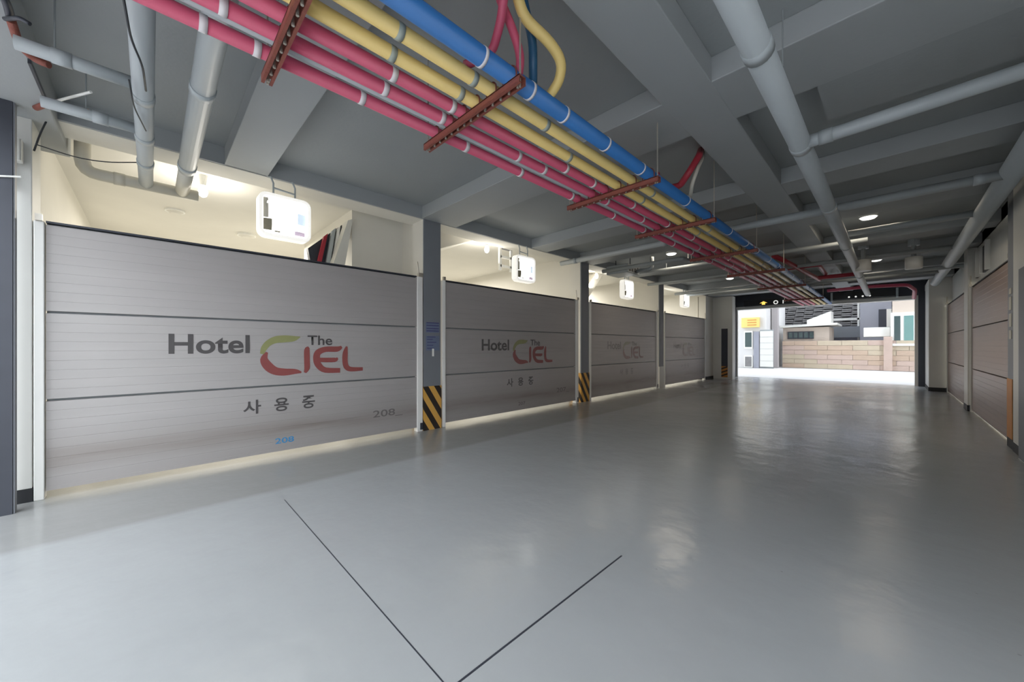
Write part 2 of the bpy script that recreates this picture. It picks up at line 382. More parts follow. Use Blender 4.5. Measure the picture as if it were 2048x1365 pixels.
# right columns
rc1 = column(XR, XR+0.4, 8.25, 8.66, -1); rc2 = column(XR, XR+0.4, 12.6, 13.15, -1, M['white'])
for c, ya, yb in ((rc1, 8.25, 8.66), (rc2, 12.6, 13.15)):
    B(XR-0.006, XR+0.41, ya-0.006, yb+0.006, 0, 0.13).build('foot', M['black'], c)
B(XR-0.007, XR+0.3, 8.35, 8.67, 0.13, 0.95).build('orange_sleeve', M['orange'], rc1)
for z, h in ((1.50, 0.12), (1.67, 0.18), (1.9, 0.18), (2.12, 0.08)):
    B(XR-0.006, XR, 8.40, 8.55, z, z+h).build('white_notice', M['taup'], rc1)
rp = struct(B(0.82, XR+0.4, 17.4, YF, 0, ZB), 'column', M['white'], bevel=0.006)
B(0.81, XR+0.41, 17.39, YF, 0, 0.12).build('foot', M['black'], rp)
# right wall beside the camera: cream wall with a door frame
struct(B(XR-0.01, XR+0.25, 2.0, 8.25, 0.12, ZS), 'wall_right_near', M['white'])
struct(B(XR-0.015, XR+0.26, 2.0, 8.252, 0, 0.12), 'baseboard_right', M['black'])
d = struct(B(XR-0.04, XR+0.0, 6.9, 7.75, 0, 2.42), 'door_1', M['white'])
B(XR-0.05, XR-0.04, 6.97, 7.68, 0.02, 2.35).build('door_leaf', M['column'], d)
# bay partitions
for y in (-0.9, 3.4, 7.85, 12.3): struct(B(-11.2, XL-0.36, y-0.08, y+0.08, 0, ZS), 'wall_partition', M['cream'])
struct(B(-11.2, XL-0.36, 16.7, 16.86, 0, ZS), 'wall_partition', M['cream'])
struct(B(XR+0.4, 7.2, 8.1, 8.26, 0, ZS), 'wall_partition', M['cream'])
struct(B(XR+0.4, 7.2, 12.72, 12.88, 0, ZS), 'wall_partition', M['cream'])
struct(B(XR+0.4, 7.2, 17.7, 17.86, 0, ZS), 'wall_partition', M['cream'])
# cream ceilings of the bays
struct(B(-11.2, XL-0.42, -0.9, 16.8, ZS-0.02, ZS), 'ceiling_bays_left', M['cream'])
struct(B(XR+0.45, 7.2, 8.2, 17.8, ZS-0.02, ZS), 'ceiling_bays_right', M['cream'])
# sloping stair soffits crossing the bays
def stair(y0, y1):
    # inclined slab along Y with side web, hanging under the bay ceiling
    m = MB().prism([(y0, 3.7), (y0, 3.35), (y1, 2.2), (y1, 2.55), (y0+0.35, 3.7)], 'x', -8.4, -7.0)
    return struct(m, 'stair_soffit', M['cream'])
pa, pb = onX(704, 426, -6.3), onX(792, 470, -6.3)
struct(B(-9.0, -6.3, pa.y, 3.33, 2.1, 3.69), 'wall_bay_box', M['cream'])
def slab(px, X, th=0.12):
    vs = [onX(a, b, X) for a, b in px]; vs = [(v.x, v.y, min(v.z, 3.69)) for v in vs]; n = len(vs)
    vs += [(v[0]-th, v[1], v[2]) for v in vs]
    return MB().add(vs, [tuple(range(n)), tuple(range(n, 2*n))[::-1]]+[(k, (k+1) % n, n+(k+1) % n, n+k) for k in range(n)])
struct(slab([(696, 441), (706, 438), (690, 530), (666, 530)], -6.2, 0.2), 'stair_string', M['white'])
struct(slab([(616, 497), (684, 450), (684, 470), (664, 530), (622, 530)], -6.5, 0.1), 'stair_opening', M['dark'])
for k, (a, b, wd, m_, l_) in enumerate((((648, 473), (634, 530), 8, 'dred', 'red post in the dark stair opening over the nearest door'), ((664, 462), (652, 530), 8, 'gpipe', 'grey post in the dark stair opening over the nearest door'), ((675, 458), (664, 530), 6, 'railw', 'white post in the dark stair opening over the nearest door'))):
    o = slab([a, (a[0]+wd, a[1]-6), (b[0]+wd, b[1]), b], -6.42, 0.06).build('stair_post', M[m_], origin=tuple(onX(*b, -6.42))); tag(o, l_, 'post')
struct(MB().prism([(10.3, 3.69), (9.9, 3.69), (8.4, 2.2), (8.8, 2.2)], 'x', -8.2, -6.4), 'stair_soffit', M['cream'])
struct(MB().prism([(5.0, 3.69), (3.5, 3.1), (3.5, 3.69)], 'x', -8.6, -6.2), 'stair_soffit', M['cream'])
# right-hand bays: cream wall above the doors with tall dark slots
for a_, b_ in ((8.66, 12.6), (13.15, 17.4)): struct(B(XR+0.14, XR+0.22, a_, b_, 2.74, ZS), 'wall_right_upper', M['white'])
for a, b in (((1967, 505), (1975, 452)), ((1950, 510), (1955, 470))):
    p, q_ = onX(*a, XR+0.12), onX(*b, XR+0.12)
    ya, yb = sorted((p.y, q_.y))
    struct(B(XR+0.11, XR+0.14, ya, yb, 2.85, 3.36), 'wall_slot', M['black'])
    for t_ in (ya-0.12, yb+0.02): struct(B(XR+0.08, XR+0.14, t_, t_+0.10, 2.85, 3.40), 'trim_slot', M['white'])

# far gate header and jambs
struct(B(XL, XR+0.4, YF-0.3, YF, 3.18, ZB+0.2), 'gate_header', M['dark'])
struct(B(-5.1, 0.86, YF-0.36, YF-0.02, 3.06, 3.19), 'trim_header', M['white'])
struct(B(-5.15, -4.98, YF-0.5, YF-0.2, 0, 3.3), 'trim_gate_left', M['dark'])
struct(B(-4.98, -4.93, YF-0.3, YF-0.2, 0, 3.15), 'trim_gate_left', M['white'])
struct(B(XL-0.1, -5.1, YF-0.2, YF, 0, ZS), 'wall_far_left', M['white'])
struct(B(0.66, 0.82, YF-0.5, YF-0.2, 0, 3.3), 'trim_gate_right', M['dark'])
struct(B(0.58, 0.66, YF-0.3, YF-0.2, 0, 3.15), 'trim_gate_right', M['bolt'])

# ================================================================== GARAGE DOORS
def garage_door(y0, wid, ztop, zbot, X, face, label, material, rail_m, group):
    root = empty('garage_door', (X, y0, 0), label, 'garage door', group)
    n = 3; H = (ztop-zbot)/n
    for k in range(n):
        a, b = zbot+k*H, zbot+(k+1)*H-0.022
        # ribbed profile: shallow V grooves every ~9 cm, thick lip at the lower edge
        prof = [(0, a)]; m = 9; st = (b-a)/m
        prof = []
        for i in range(m):
            z = a+i*st
            g = 0.016 if i == 0 else 0.0
            prof += [(face*0.0, z+0.004), (face*0.0, z+st-0.004), (-face*0.0014, z+st-0.003), (-face*0.0014, z+st)]
        prof = [(p[0]+0, p[1]) for p in prof]
        prof += [(-face*0.05, b), (-face*0.05, a), (-face*0.0, a)]
        mb = MB().prism([(X+p[0], p[1]) for p in prof], 'y', y0, y0+wid)
        mb.build('panel', material, root, origin=(X, y0, 0))
    B(X-face*0.062, X-face*0.05, y0, y0+wid, zbot, ztop).build('backing_sheet', M['gpipe2'], root)
    B(X-face*0.045, X+face*0.004, y0, y0+wid, zbot-0.03, zbot+0.005).build('bottom_rail', material, root)
    B(X-face*0.05, X+face*0.006, y0, y0+wid, ztop-0.006, ztop+0.012).build('top_rail', M['dark'], root)
    for ya, yb in ((y0-0.068, y0-0.006), (y0+wid+0.004, y0+wid+0.10)):
        r = B(X-face*0.09, X+face*0.024, ya, yb, 0.0, ztop+0.0).build('guide_rail', rail_m, root, bevel=0.006)
        ym = yb if ya < y0 else ya
        f = B(X, X+face*0.045, ya+0.01, yb-0.01, ztop+0.0, ztop+0.06).build('roller_bracket', M['bolt'], r)
        if ya > y0: B(X-face*0.01, X+face*0.035, yb-0.05, yb+0.0, 0.03, 0.14).build('rail_foot', M['dark'], r)
    T([(X+face*0.02, y0+wid+0.03, ztop+0.05), (X+face*0.02, y0+wid, ztop+0.24)], 0.012, seg=6).build('latch_hook', M['bolt'], root)
    return root

def zoomC(x, y):     # a position of the logo as measured on the first door
    v = onX(500+x/8.533, 650+y/8.533, -5.385); return v.y, v.z
def stroke(mb, pts, X, dy):
    out = []
    for (x, y, wd) in pts:
        a = zoomC(x, y); out.append((a[0]+dy, a[1], wd*0.00082))
    return ribbon(mb, smooth_path(out), X)
def smooth_path(p, n=4):
    if len(p) < 3: return p
    out = []
    q = [p[0]]+list(p)+[p[-1]]
    for i in range(1, len(q)-2):
        for k in range(n):
            t = k/n; r = []
            for c in range(3):
                a, b, d, e = q[i-1][c], q[i][c], q[i+1][c], q[i+2][c]
                r.append(0.5*((2*b)+(-a+d)*t+(2*a-5*b+4*d-e)*t*t+(-a+3*b-3*d+e)*t*t*t))
            out.append(tuple(r))
    out.append(p[-1]); return out

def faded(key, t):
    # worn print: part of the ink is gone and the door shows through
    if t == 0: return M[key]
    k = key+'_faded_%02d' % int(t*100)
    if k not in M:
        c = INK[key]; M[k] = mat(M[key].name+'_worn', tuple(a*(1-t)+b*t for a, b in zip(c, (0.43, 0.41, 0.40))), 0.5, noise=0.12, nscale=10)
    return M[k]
INK = {'txt': (0.075, 0.07, 0.07), 'txtred': (0.27, 0.07, 0.065), 'txtgrn': (0.28, 0.29, 0.12), 'txtblu': (0.05, 0.27, 0.55), 'txtfad': (0.17, 0.155, 0.15)}
def print_door(root, dy, numb, fade=0.0):
    X = XL-0.02+0.0035
    g = 'Hotel'
    lettering('hotel_lettering', 'Hotel', faded('txt', fade), root, X, 0.135+dy, 0.855+dy, 1.315, 1.535, bold=0.022)
    lettering('the_lettering', 'The', faded('txt', fade), root, X, 1.49+dy, 1.80+dy, 1.415, 1.545, bold=0.015)
    m = MB(); stroke(m, [(870, 205, 10), (760, 235, 85), (600, 240, 110), (450, 255, 105), (330, 310, 90), (250, 400, 80), (215, 500, 50)], X, dy)
    m.build('green_arc_lettering', faded('txtgrn', fade), root)
    m = MB()
    stroke(m, [(300, 470, 30), (250, 590, 100), (320, 710, 130), (440, 790, 120), (600, 810, 110), (780, 800, 80), (890, 815, 25)], X, dy)
    stroke(m, [(1020, 390, 40), (985, 430, 80), (985, 600, 85), (985, 740, 80), (950, 820, 40)], X+0.0003, dy)
    stroke(m, [(1580, 375, 40), (1500, 415, 90), (1300, 420, 90), (1170, 480, 100), (1150, 600, 105), (1190, 700, 100), (1300, 775, 90), (1550, 780, 80)], X+0.0006, dy)
    stroke(m, [(1180, 600, 70), (1460, 600, 75), (1500, 560, 20)], X+0.0009, dy)
    stroke(m, [(1665, 370, 30), (1640, 480, 85), (1635, 620, 90), (1660, 720, 90), (1740, 760, 80), (1940, 755, 60)], X+0.0012, dy)
    m.build('red_logo_lettering', faded('txtred', fade), root)
    for s, a, b in (('사', 0.79, 0.97), ('용', 1.11, 1.27), ('중', 1.425, 1.58)):
        lettering('korean_lettering', s, faded('txt', fade), root, X, a+dy, b+dy, 0.575, 0.745, bold=0.02)
    lettering('room_number', numb+'_', faded('txtfad', fade), root, X, 2.38+dy, 2.86+dy, 0.31, 0.43, bold=0.008)
    lettering('small_room_number', numb, M['txtblu'] if numb == '208' else faded('txtfad', fade), root, X, 1.12+dy, 1.33+dy, 0.165, 0.235, bold=0.012)

D = [(-0.69, 0.0, '208', 'grey slatted garage door nearest the camera, numbered 208 in blue and grey'),
     (3.665, 4.35, '207', 'grey slatted garage door between the two nearest black and yellow striped columns'),
     (8.13, 8.80, '206', 'grey slatted garage door just beyond the second striped column'),
     (12.60, 13.2, '205', 'farthest grey slatted garage door on the left, beside the far pier')]
for y0, dy, nb, lab in D:
    g = garage_door(y0, 3.80 if y0 < 12 else 3.86, 2.54, 0.10, XL-0.02, 1, lab, M['door'], M['railw'], 'garage doors along the left side')
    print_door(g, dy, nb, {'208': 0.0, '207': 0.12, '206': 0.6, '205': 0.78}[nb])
garage_door(8.76, 3.70, 2.66, 0.07, XR+0.05, -1, 'brownish slatted garage door on the right behind the nearest right-hand column', M['doorR'], M['white'], 'garage doors along the right side')
garage_door(13.26, 3.95, 2.66, 0.07, XR+0.05, -1, 'farther brownish slatted garage door on the right, beside the far white pier', M['doorR'], M['white'], 'garage doors along the right side')

# ================================================================== SIGN BOXES over the left doors
def rrect(w_, h_, r, n=5):
    out = []
    for cx, cy, a0 in ((w_/2-r, h_/2-r, 0), (-w_/2+r, h_/2-r, PI/2), (-w_/2+r, -h_/2+r, PI), (w_/2-r, -h_/2+r, 1.5*PI)):
        for i in range(n+1):
            a = a0+PI/2*i/n; out.append((cx+r*math.cos(a), cy+r*math.sin(a)))
    return out
def sign_box(y, z, lab):
    root = empty('sign_box', (XL+0.02, y, z), lab, 'lit sign', 'lit sign boxes above the left doors')
    X = 0
    outer = rrect(0.58, 0.54, 0.09); inner = rrect(0.50, 0.46, 0.06); n = len(outer)
    vs = [(-0.07, *p) for p in outer]+[(0.06, *p) for p in outer]+[(0.075, *[c*0.97 for c in p]) for p in outer]+[(0.07, *p) for p in inner]+[(0.03, *p) for p in inner]
    fs = []
    for r in range(4):
        for i in range(n): j = (i+1) % n; fs.append((r*n+i, r*n+j, (r+1)*n+j, (r+1)*n+i))
    fs.append(tuple(range(n)))
    fr = MB().add(vs, fs).build('frame', M['signw'], root); fr.location = (0, 0, 0)
    # bulged face
    vs = []; fs = []; R = 6
    for k in range(R+1):
        t = 1-k/R
        for p in inner: vs.append((0.03+0.05*(1-t*t), p[0]*t, p[1]*t))
    for k in range(R):
        for i in range(n): j = (i+1) % n; fs.append((k*n+i, k*n+j, (k+1)*n+j, (k+1)*n+i))
    fc = MB().add(vs, fs).build('lit_face', M['face'], root, smooth=True); fc.location = (0, 0, 0)
    def fx(y_, z_): return 0.083-0.05*max(abs(y_)/0.25, abs(z_)/0.23)**2
    def patch(nm, m, a, b, c, d_):
        q = MB(); vs = []
        for u in (0, .5, 1):
            for v_ in (0, .5, 1):
                yy = a+(b-a)*u; zz = c+(d_-c)*v_; vs.append((fx(yy, zz)+0.002, yy, zz))
        q.add(vs, [(0, 1, 4, 3), (1, 2, 5, 4), (3, 4, 7, 6), (4, 5, 8, 7)])
        p_ = q.build(nm, m, root); p_.location = (0, 0, 0)
    patch('brown_print', M['taup'], -0.235, -0.185, -0.04, 0.205)
    patch('dark_print', mat_og, -0.235, -0.15, -0.19, -0.05)
    patch('dark_print', mat_og, -0.12, -0.06, -0.20, -0.185)
    patch('blue_print', mat_lb, 0.13, 0.235, -0.06, 0.08)
    patch('pink_print', mat_pk, 0.10, 0.22, -0.20, -0.15)
    for s in (-0.12, 0.12):
        b = T([(-0.01, s, 0.27), (-0.01, s, 0.42), (-0.01, s-0.03, ZB-z+0.005)], 0.011, seg=6).build('hanger', M['gpipe'], root); b.location = (0, 0, 0)
    b = T([(-0.01, -0.12, 0.36), (-0.01, 0.12, 0.34)], 0.011, seg=6).build('cross_rod', M['gpipe'], root); b.location = (0, 0, 0)
    return root
mat_og = mat('olive_print', (0.25, 0.23, 0.16), 0.4, noise=0.2, nscale=20)
mat_lb = mat('pale_blue_print', (0.6, 0.72, 0.85), 0.4, noise=0.1, nscale=20, emit=((0.75, 0.88, 1), 0.5))
mat_pk = mat('pale_mauve_print', (0.62, 0.5, 0.62), 0.4, noise=0.1, nscale=20, emit=((0.9, 0.75, 0.9), 0.25))
sign_box(1.215, 3.02, 'lit white rounded-square sign box hanging above the door numbered 208')
sign_box(5.60, 3.01, 'lit white rounded-square sign box hanging above the second garage door from the camera')
sign_box(9.93, 3.05, 'lit white rounded-square sign box hanging above the third garage door from the camera')
sign_box(14.25, 3.12, 'smallest, farthest lit white sign box, above the last left garage door')

# lamps inside the bays: bare bulbs under the beam, and flush lamps deeper in
def bay_lamp(x, y, lab, z=3.42, power=None):
    r = empty('bulb_lamp', (x, y, ZS-0.02), lab, 'lamp', 'bulb lamps in the garage bays')
    T([(x, y, ZS-0.02), (x, y, z+0.14)], [0.05, 0.03], seg=12).build('lamp_holder', M['railw'], r)
    T([(x, y, z+0.14), (x, y, z+0.1), (x, y, z+0.05), (x, y, z), (x, y, z-0.02)], [0.025, 0.045, 0.055, 0.04, 0.01], seg=14).build('bulb', M['tube'], r, smooth=True)
    lamp('bay_bulb_light', 'AREA', (x-0.1, y, z-0.25), power or BAY_POWER*0.045, BAYW, 0.35, rot=(PI, 0, 0))
def deep_lamp(x, y, lab):
    r = empty('flush_lamp', (x, y, ZS-0.02), lab, 'lamp', 'flush lamps deep in the garage bays')
    T([(x, y, ZS-0.02), (x, y, ZS-0.06)], 0.16, seg=20).build('rim', M['railw'], r)
    T([(x, y, ZS-0.06), (x, y, ZS-0.09)], [0.14, 0.08], seg=20).build('diffuser', M['cream'], r)
    lamp('bay_light', 'AREA', (x, y, ZS-0.14), BAY_POWER, BAYW, 0.5)
bay_lamp(-6.45, 0.50, 'bare bulb lamp between the grey pipe end and the sign box of the nearest door')
bay_lamp(-6.05, 5.15, 'bare bulb lamp left of the second sign box')
bay_lamp(-6.1, 9.45, 'bare bulb lamp left of the third sign box')
bay_lamp(-6.1, 13.75, 'bare bulb lamp left of the smallest sign box')
v = onZ(350, 424, ZS-0.05)
r = empty('flush_lamp', (v.x, v.y, ZS-0.02), 'unlit round flush lamp on the cream ceiling below the end of the cream pipe', 'lamp')
T([(v.x, v.y, ZS-0.02), (v.x, v.y, ZS-0.05)], 0.13, seg=20).build('rim', M['railw'], r)
T([(v.x, v.y, ZS-0.05), (v.x, v.y, ZS-0.08)], [0.11, 0.06], seg=20).build('diffuser', M['cream'], r)
deep_lamp(-9.2, 1.4, 'unseen round flush lamp added deep behind the door numbered 208')  # unseen lamp, added to light the nearest bay evenly
deep_lamp(-9.2, 5.8, 'round flush lamp on the cream ceiling behind the second left door')
deep_lamp(-9.2, 11.6, 'round flush lamp on the cream ceiling behind the third left door')
deep_lamp(-8.2, 14.6, 'round flush lamp on the cream ceiling behind the farthest left door')
deep_lamp(3.0, 10.4, 'round flush lamp behind the nearer brownish door on the right')
deep_lamp(3.0, 15.2, 'round flush lamp behind the farther brownish door on the right')

# round ceiling lamps of the hall
def round_lamp(x, y, lab, z=ZS, pw=1.0):
    r = empty('ceiling_lamp', (x, y, z), lab, 'lamp', 'round ceiling lamps')
    MB().tube([(x, y, z), (x, y, z-0.05)], 0.125, seg=24).build('rim', M['railw'], r)
    MB().tube([(x, y, z-0.05), (x, y, z-0.075), (x, y, z-0.09)], [0.115, 0.09, 0.03], seg=24).build('diffuser', M['lampw'], r)
    lamp('hall_light', 'AREA', (x, y, z-0.12), HALL_POWER*pw, (1, 0.86, 0.68), 0.7)
round_lamp(-0.28, 9.0, 'round lit ceiling lamp right of the thick grey pipe')
round_lamp(-3.75, 9.1, 'round lit ceiling lamp on the left beyond the grey tubes')
round_lamp(-0.28, 13.6, 'round ceiling lamp near the far gate, right side', pw=0.4)
round_lamp(-3.75, 13.8, 'round ceiling lamp near the far gate, left side', pw=0.4)
# ================================================================== COLOURED PIPES ON RACKS
PZ = 3.05
def run_pipe(name, x, r, m, label, cat, bands, bm, z=PZ, y0=-1.3, y1=18.6, grp=None, bw=0.035):
    root = T([(x, y0, z), (x, y1, z)], r, seg=20).build(name, m, smooth=True, origin=(x, y0, z))
    tag(root, label, cat, grp)
    for yb in bands:
        T([(x, yb-bw/2, z), (x, yb+bw/2, z)], r+0.0035, seg=20).build('band', bm, root, smooth=True)
    return root
def bands(start, step, n, jit=0.12): return [start+i*step+random.uniform(-jit, jit) for i in range(n)]
G = 'coloured pipes running down the hall ceiling'
run_pipe('red_pipe', -2.455, 0.039, M['red'], 'outermost red pipe of the ceiling bundle, on the side of the left doors', 'pipe', [0.19, 0.42, 1.0, 1.86, 2.5, 3.3]+bands(4.2, 0.9, 12), M['band'], grp=G)
run_pipe('red_pipe', -2.265, 0.039, M['red'], 'middle red pipe of the ceiling bundle, right beside the thin grey pipe', 'pipe', [0.03, 0.25, 1.07, 1.5, 2.28, 2.62]+bands(3.6, 0.95, 12), M['band'], grp=G)
run_pipe('red_pipe', -2.11, 0.039, M['red'], 'red pipe of the ceiling bundle that lies directly beside the yellow pipes', 'pipe', [0.13, 1.05, 1.48, 2.75, 3.2]+bands(4.0, 0.95, 12), M['band'], grp=G)
run_pipe('yellow_pipe', -1.965, 0.039, M['yel'], 'yellow pipe of the ceiling bundle on the side of the red pipes', 'pipe', [0.97, 1.44, 2.6]+bands(4.0, 1.6, 8), M['gband'], grp=G)
run_pipe('yellow_pipe', -1.80, 0.040, M['yel'], 'yellow pipe of the ceiling bundle on the side of the blue pipe', 'pipe', [0.93, 1.42, 2.1]+bands(3.9, 1.6, 8), M['gband'], grp=G)
run_pipe('blue_pipe', -1.63, 0.053, M['blue'], 'thick blue pipe on the right edge of the ceiling bundle', 'pipe', [1.35, 1.75, 2.1, 2.65, 3.25]+bands(4.3, 0.8, 14), M['band'], grp=G, bw=0.02)
run_pipe('grey_pipe', -2.36, 0.030, M['gpipe'], 'thin grey pipe lying between the two outer red pipes', 'pipe', [], M['gband'], z=PZ+0.03, grp=G)
run_pipe('grey_pipe', -1.705, 0.026, M['gpipe2'], 'thin dark grey pipe half hidden between yellow and blue pipes', 'pipe', [], M['gband'], z=PZ+0.06, grp=G)
def rack(y, lab, x0=-2.58, x1=-1.52):
    root = empty('pipe_rack', (x0, y, 2.97), lab, 'pipe rack', 'red-oxide racks under the coloured pipes')
    B(x0, x1, y-0.028, y-0.022, 2.955, 2.998).build('web', M['rust'], root)
    B(x0, x1, y+0.022, y+0.028, 2.955, 2.998).build('web', M['rust'], root)
    B(x0, x1, y-0.028, y+0.028, 2.992, 3.000).build('channel_top', M['rust'], root)
    B(x0, x1, y-0.028, y-0.012, 2.950, 2.957).build('lip', M['rust'], root); B(x0, x1, y+0.012, y+0.028, 2.950, 2.957).build('lip', M['rust'], root)
    k = 0
    for i in range(14):
        xx = x0+0.04+i*(x1-x0-0.08)/13
        T([(xx, y, 2.944), (xx, y, 2.992)], 0.008, seg=6).build('bolt', M['bolt'], root)
    for xx in (x0+0.02, x1-0.02):
        T([(xx, y, 2.94), (xx, y, ZS)], 0.006, seg=6).build('hanger_rod', M['bolt'], root)
    for xx, rr in ((-2.455, .039), (-2.265, .039), (-2.11, .039), (-1.965, .039), (-1.80, .04), (-1.63, .053)):
        pts = [(xx-rr-0.006, y, 2.99)]+[(xx-(rr+0.006)*math.cos(a), y, PZ+(rr+0.006)*math.sin(a)) for a in [PI*j/8 for j in range(9)]]+[(xx+rr+0.006, y, 2.99)]
        T(pts, 0.005, seg=6).build('u_bolt', M['rust'], root)
    return root
rl = ['rusty red slotted rack nearest the camera, at the top edge of the picture', 'rusty red rack beneath the pipes in front of the red and yellow branch pipes',
      'rusty red rack beneath the pipes near the first striped column, third from the camera', 'rusty red rack fourth from the camera under the pipe bundle',
      'rusty red rack fifth from the camera under the pipe bundle', 'rusty red rack sixth from the camera under the pipe bundle',
      'rusty red rack seventh from the camera under the pipe bundle', 'rusty red rack nearest the far gate under the pipe bundle']
for y, l in zip((0.49, 1.57, 3.42, 5.02, 7.1, 9.3, 12.0, 15.6), rl): rack(y, l)

# branch pipes climbing from the bundle by the second rack
def free_pipe(name, m, pts, r, label, bend=0.08, grp=None, seg=14):
    o = T(pts, r, seg=seg, bend=bend).build(name, m, smooth=True, origin=tuple(pts[0])); return tag(o, label, 'pipe', grp)
q = onZ
free_pipe('branch_pipe', M['dred'] if False else M['red'], [(-1.80, 1.36, PZ+0.05), q(985, 105, 3.2), q(1002, 40, 3.3), q(1012, -40, 3.42), q(1000, -120, 3.5)], 0.026, 'red branch pipe leaning up over the blue pipe to the top edge', 0.05)
free_pipe('branch_pipe', M['red'], [(-1.60, 1.62, PZ+0.02), q(1042, 110, 3.18), q(1022, 50, 3.32), q(1000, 0, 3.45), q(985, -60, 3.5)], 0.026, 'second red branch pipe rising behind the rack end, crossing the first', 0.08)
free_pipe('branch_pipe', M['yel'], [q(1090, 205, 3.08), q(1102, 188, 3.10), q(1120, 160, 3.15), q(1124, 122, 3.22), q(1100, 85, 3.28), q(1050, 38, 3.36), q(1036, 0, 3.42), q(1030, -50, 3.5)], [0.014]+[0.034]*36 if False else 0.032, 'curved yellow branch pipe hanging beside the blue pipe', 0.06)
free_pipe('branch_pipe', M['dblue'], [q(1066, 175, 3.09), q(1066, 80, 3.34), q(1050, 20, 3.45), q(1035, -60, 3.5)], 0.028, 'dark blue branch pipe behind the curved yellow pipe', 0.08)
# second cluster
a = (-1.63, 3.9, PZ)
free_pipe('branch_pipe', M['dred'], [q(1330, 378, 3.12), q(1360, 372, 3.18), q(1378, 345, 3.26), q(1398, 312, 3.45), q(1402, 300, 3.69)], 0.035, 'dark red branch pipe rising into the ceiling right of the blue pipe', 0.05)
free_pipe('branch_pipe', M['cpipe'], [q(1378, 412, 3.08), q(1384, 370, 3.2), q(1394, 340, 3.34), q(1404, 318, 3.5), q(1406, 306, 3.69)], 0.02, 'pale thin branch pipe rising beside the dark red one', 0.05)
free_pipe('valve_handle', M['dred'], [q(1297, 356, 3.12), q(1318, 348, 3.12)], 0.02, 'small red fitting above the blue pipe at the third rack', 0.0)

# ================================================================== GREY PIPES
def gp(pts, r, label, bend=0.12, m=None, collars=(), seg=18, grp=None, name='grey_pipe'):
    o = T(pts, r, seg=seg, bend=bend).build(name, m or M['gpipe'], smooth=True, origin=tuple(pts[0])); tag(o, label, 'pipe', grp)
    for (p, d) in collars:
        p = Vector(p); d = Vector(d).normalized()*0.045
        T([p-d, p+d], r+0.006, seg=seg).build('collar', m or M['gpipe'], o, smooth=True)
    return o
Yd, Xd = (0, 1, 0), (1, 0, 0)
LX = -0.55
gp([(LX, -1.3, 3.15), (LX, 17.2, 3.15)], 0.075, 'thick grey drain pipe running down the hall right of the deep beam', collars=[((LX, y, 3.15), Yd) for y in (2.55, 4.05, 6.1, 8.7, 12.5)])
gp([(LX, 4.02, 3.15), (-0.3, 4.02, 3.15), (1.6, 4.02, 3.2)], 0.052, 'grey branch pipe joining the thick drain pipe from the right', collars=[((-0.38, 4.02, 3.15), Xd)])
gp([(-5.3, 6.75, 3.30), (0.95, 6.75, 3.30)], 0.055, 'long thin grey pipe crossing the whole hall under the ceiling', collars=[((-4.9, 6.75, 3.3), Xd), ((0.7, 6.75, 3.3), Xd), ((-2.9, 6.75, 3.3), Xd)])
gp([(0.93, 4.0, 3.32), (0.93, 17.0, 3.32)], 0.10, 'thick grey pipe running along the top of the right-hand doors')
gp([(-0.52, 8.6, 3.34), (0.93, 8.6, 3.34)], 0.05, 'short grey cross pipe between the two thick grey pipes', m=M['gpipe2'])
gp([(-5.35, 9.4, 3.36), (-0.3, 9.4, 3.36)], 0.04, 'grey cross pipe over the third left door', m=M['gpipe2'])
gp([(-5.35, 11.2, 3.34), (0.9, 11.2, 3.34)], 0.045, 'grey cross pipe halfway to the far gate', m=M['gpipe2'])
gp([(-5.35, 13.3, 3.25), (1.2, 13.3, 3.25)], 0.05, 'pale grey cross pipe near the far gate passing over the right column', m=M['gpipe'])
gp([(-5.35, 14.3, 3.3), (0.9, 14.3, 3.3)], 0.04, 'thin dark cross pipe nearest the far gate', m=M['gpipe2'])
gp([(-5.2, 8.35, 3.33), (-3.2, 8.35, 3.33), (-3.2, 8.8, 3.33), (-3.2, 8.8, 3.705)], 0.05, 'bent grey pipe beside the left ceiling lamp', m=M['gpipe2'])
# transverse pipes at the near left, turning down into the first bay
gp([(1.0, -0.04, 3.27), (-5.35, -0.04, 3.27), (-6.02, -0.04, 3.27)], 0.060, 'left of the two grey pipes running toward the first bay', collars=[((x, -0.04, 3.27), Xd) for x in (-3.9, -4.65, -5.3)])
gp([(1.0, 0.27, 3.27), (-5.2, 0.27, 3.27)], 0.072, 'right of the two grey pipes running toward the first bay', collars=[((x, 0.27, 3.27), Xd) for x in (-3.5, -5.1)])
gp([(-5.2, 0.27, 3.27), (-6.0, 0.27, 3.27)], 0.066, 'paler bay-lit end piece of the right grey pipe inside the first bay', m=M['cpipe'], grp=None)  # paler copy of the grey pipe: bay light put into its colour
gp([(-6.0, 0.42, 3.26), (-6.0, -0.52, 3.26), (-6.0, -0.52, 3.66)], 0.062, 'cream pipe along the first bay ceiling with upward elbow', m=M['cpipe'], collars=[((-6.0, -0.25, 3.26), Yd)])
gp([(-3.82, -0.61, 3.3), (-3.82, -0.1, 3.3)], 0.042, 'grey pipe stub between the near lintel and the left transverse pipe', collars=[((-3.82, -0.42, 3.3), Yd)])
gp([(-4.6, -0.61, 3.3), (-4.6, -0.1, 3.3)], 0.042, 'second grey pipe stub nearer the first garage door', collars=[((-4.6, -0.3, 3.3), Yd)])
